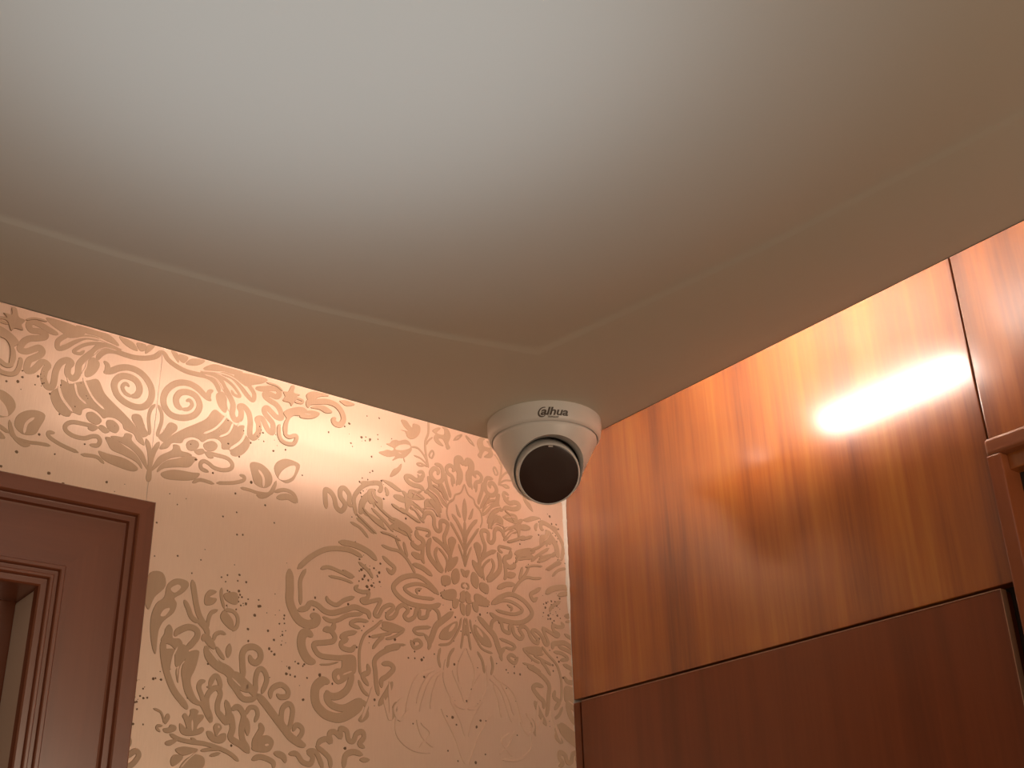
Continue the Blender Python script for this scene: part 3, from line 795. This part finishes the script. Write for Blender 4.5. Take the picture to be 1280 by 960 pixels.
cut = link('cutter', bm, None)
cut.location = root.location
md = cover.modifiers.new('mouth', 'BOOLEAN'); md.operation = 'DIFFERENCE'; md.solver = 'EXACT'; md.object = cut
bpy.context.view_layer.update()
dg = bpy.context.evaluated_depsgraph_get()
me = bpy.data.meshes.new_from_object(cover.evaluated_get(dg))
cover.modifiers.clear(); cover.data = me
bpy.data.objects.remove(cut)
smooth_by_angle(cover, 32)
# dark ring standing in for the shade in the gap round the eyeball
bm = bmesh.new(); lathe(bm, [(.0303, -.006), (.0313, -.006), (.0313, .0030), (.0303, .0030)], 96, AM @ Matrix.Translation(up_m * .0012 + rt_m * .0006))
link('gap_shade', bm, M_GAP, root)
# eyeball barrel
bm = bmesh.new()
pr_ = [(0, -.0100)] + [(.0307, -.0100), (.0308, .0), (.0306, .0080), (.0302, .0140), (.0297, .0172), (.0291, .0186), (.0286, .0189), (.0281, .0187), (.0279, .0180), (0, .0180)]
lathe(bm, pr_, 128, AM)
eye = link('eyeball', bm, M_CAMW, root); smooth_by_angle(eye, 40)
bm = bmesh.new()
lathe(bm, [(.0278, .0181), (.0278, .0185), (.0270, .0188), (.0150, .0190), (0, .01905)], 96, AM)
face = link('face_glass', bm, M_GLASS, eye); smooth_by_angle(face, 40)
# small pale sensor window at the top of the black face
bm = bmesh.new()
up_l = (AM.to_3x3().inverted() @ V(0, 0, 1)); up_l.z = 0; up_l.normalize(); rt_l = V(up_l.y, -up_l.x, 0)
cpos = up_l * .0269
vs_ = [AM @ (cpos + rt_l*sx*.0021 + up_l*sy*.0008 + V(0, 0, hz)) for hz in (.0183, .0192) for sx, sy in ((-1, -1), (1, -1), (1, 1), (-1, 1))]
q = [bm.verts.new(v) for v in vs_]
for f in ((4, 5, 6, 7), (0, 1, 5, 4), (1, 2, 6, 5), (2, 3, 7, 6), (3, 0, 4, 7)): bm.faces.new([q[i] for i in f])
link('sensor_window', bm, M_CHIP, eye)

# printed mark on the base ring: letters wrapped round the slope
def strip_text(body, size, shear):
    c = bpy.data.curves.new('tmp_text', 'FONT')
    c.body = body; c.size = size; c.shear = shear; c.extrude = 0; c.offset = size * .03
    c.space_character = .98; c.resolution_u = 3
    t = bpy.data.objects.new('tmp_text', c); COL.objects.link(t)
    bpy.context.view_layer.update()
    me_ = bpy.data.meshes.new_from_object(t.evaluated_get(bpy.context.evaluated_depsgraph_get()))
    bpy.data.objects.remove(t); bpy.data.curves.remove(c)
    b = bmesh.new(); b.from_mesh(me_); bpy.data.meshes.remove(me_)
    return b
def wrap(bm, ang0, z0, lift):
    """flat letters (x along the ring, y up) onto the base ring's outer surface"""
    bmesh.ops.subdivide_edges(bm, edges=[e for e in bm.edges if e.calc_length() > .002], cuts=2)
    for v in bm.verts:
        z_ = z0 + v.co.y
        r = .0551 if z_ > -.005 else (.0551 - (.005 + z_) * -(.0004/.006) if z_ > -.011 else .0547 - (-.011 - z_) * (.0009/.005))
        r += lift
        a = ang0 + v.co.x / r
        v.co = V(r*math.cos(a), r*math.sin(a), z_)
b = strip_text('alhua', .0105, .25)
xs = [v.co.x for v in b.verts]; wd = max(xs) - min(xs); x_lo = min(xs)
for v in b.verts: v.co.x = (v.co.x - x_lo) / wd * .0262 - .0110
# open ring that swings round the first letter
n = 22
pv = None
for i in range(n + 1):
    a = math.radians(75 + i / n * 235)
    w_ = .00075 * (.35 + .65 * math.sin(math.pi * (i + 1.5) / (n + 3)))
    pr = []
    for rr in (-w_, w_):
        x_, y_ = (.0042 + rr) * math.cos(a), (.0044 + rr) * math.sin(a)
        pr.append(b.verts.new(V(-.0086 + x_ + y_ * .25, .0027 + y_, 0)))
    if pv: b.faces.new((pv[0], pv[1], pr[1], pr[0]))
    pv = pr
# fine line of small print below
s = strip_text('TECHNOLOGY', .0022, .0)
xs = [v.co.x for v in s.verts]; wd = max(xs) - min(xs); x_lo = min(xs)
for v in s.verts: v.co.x = (v.co.x - x_lo) / wd * .0105 - .0045; v.co.y -= .0026
me = bpy.data.meshes.new('t'); s.to_mesh(me); s.free(); b.from_mesh(me); bpy.data.meshes.remove(me)
wrap(b, math.radians(-130.3 + 8.7), -.0146, .00012)
lg = link('printed_logo', b, M_INK, base)
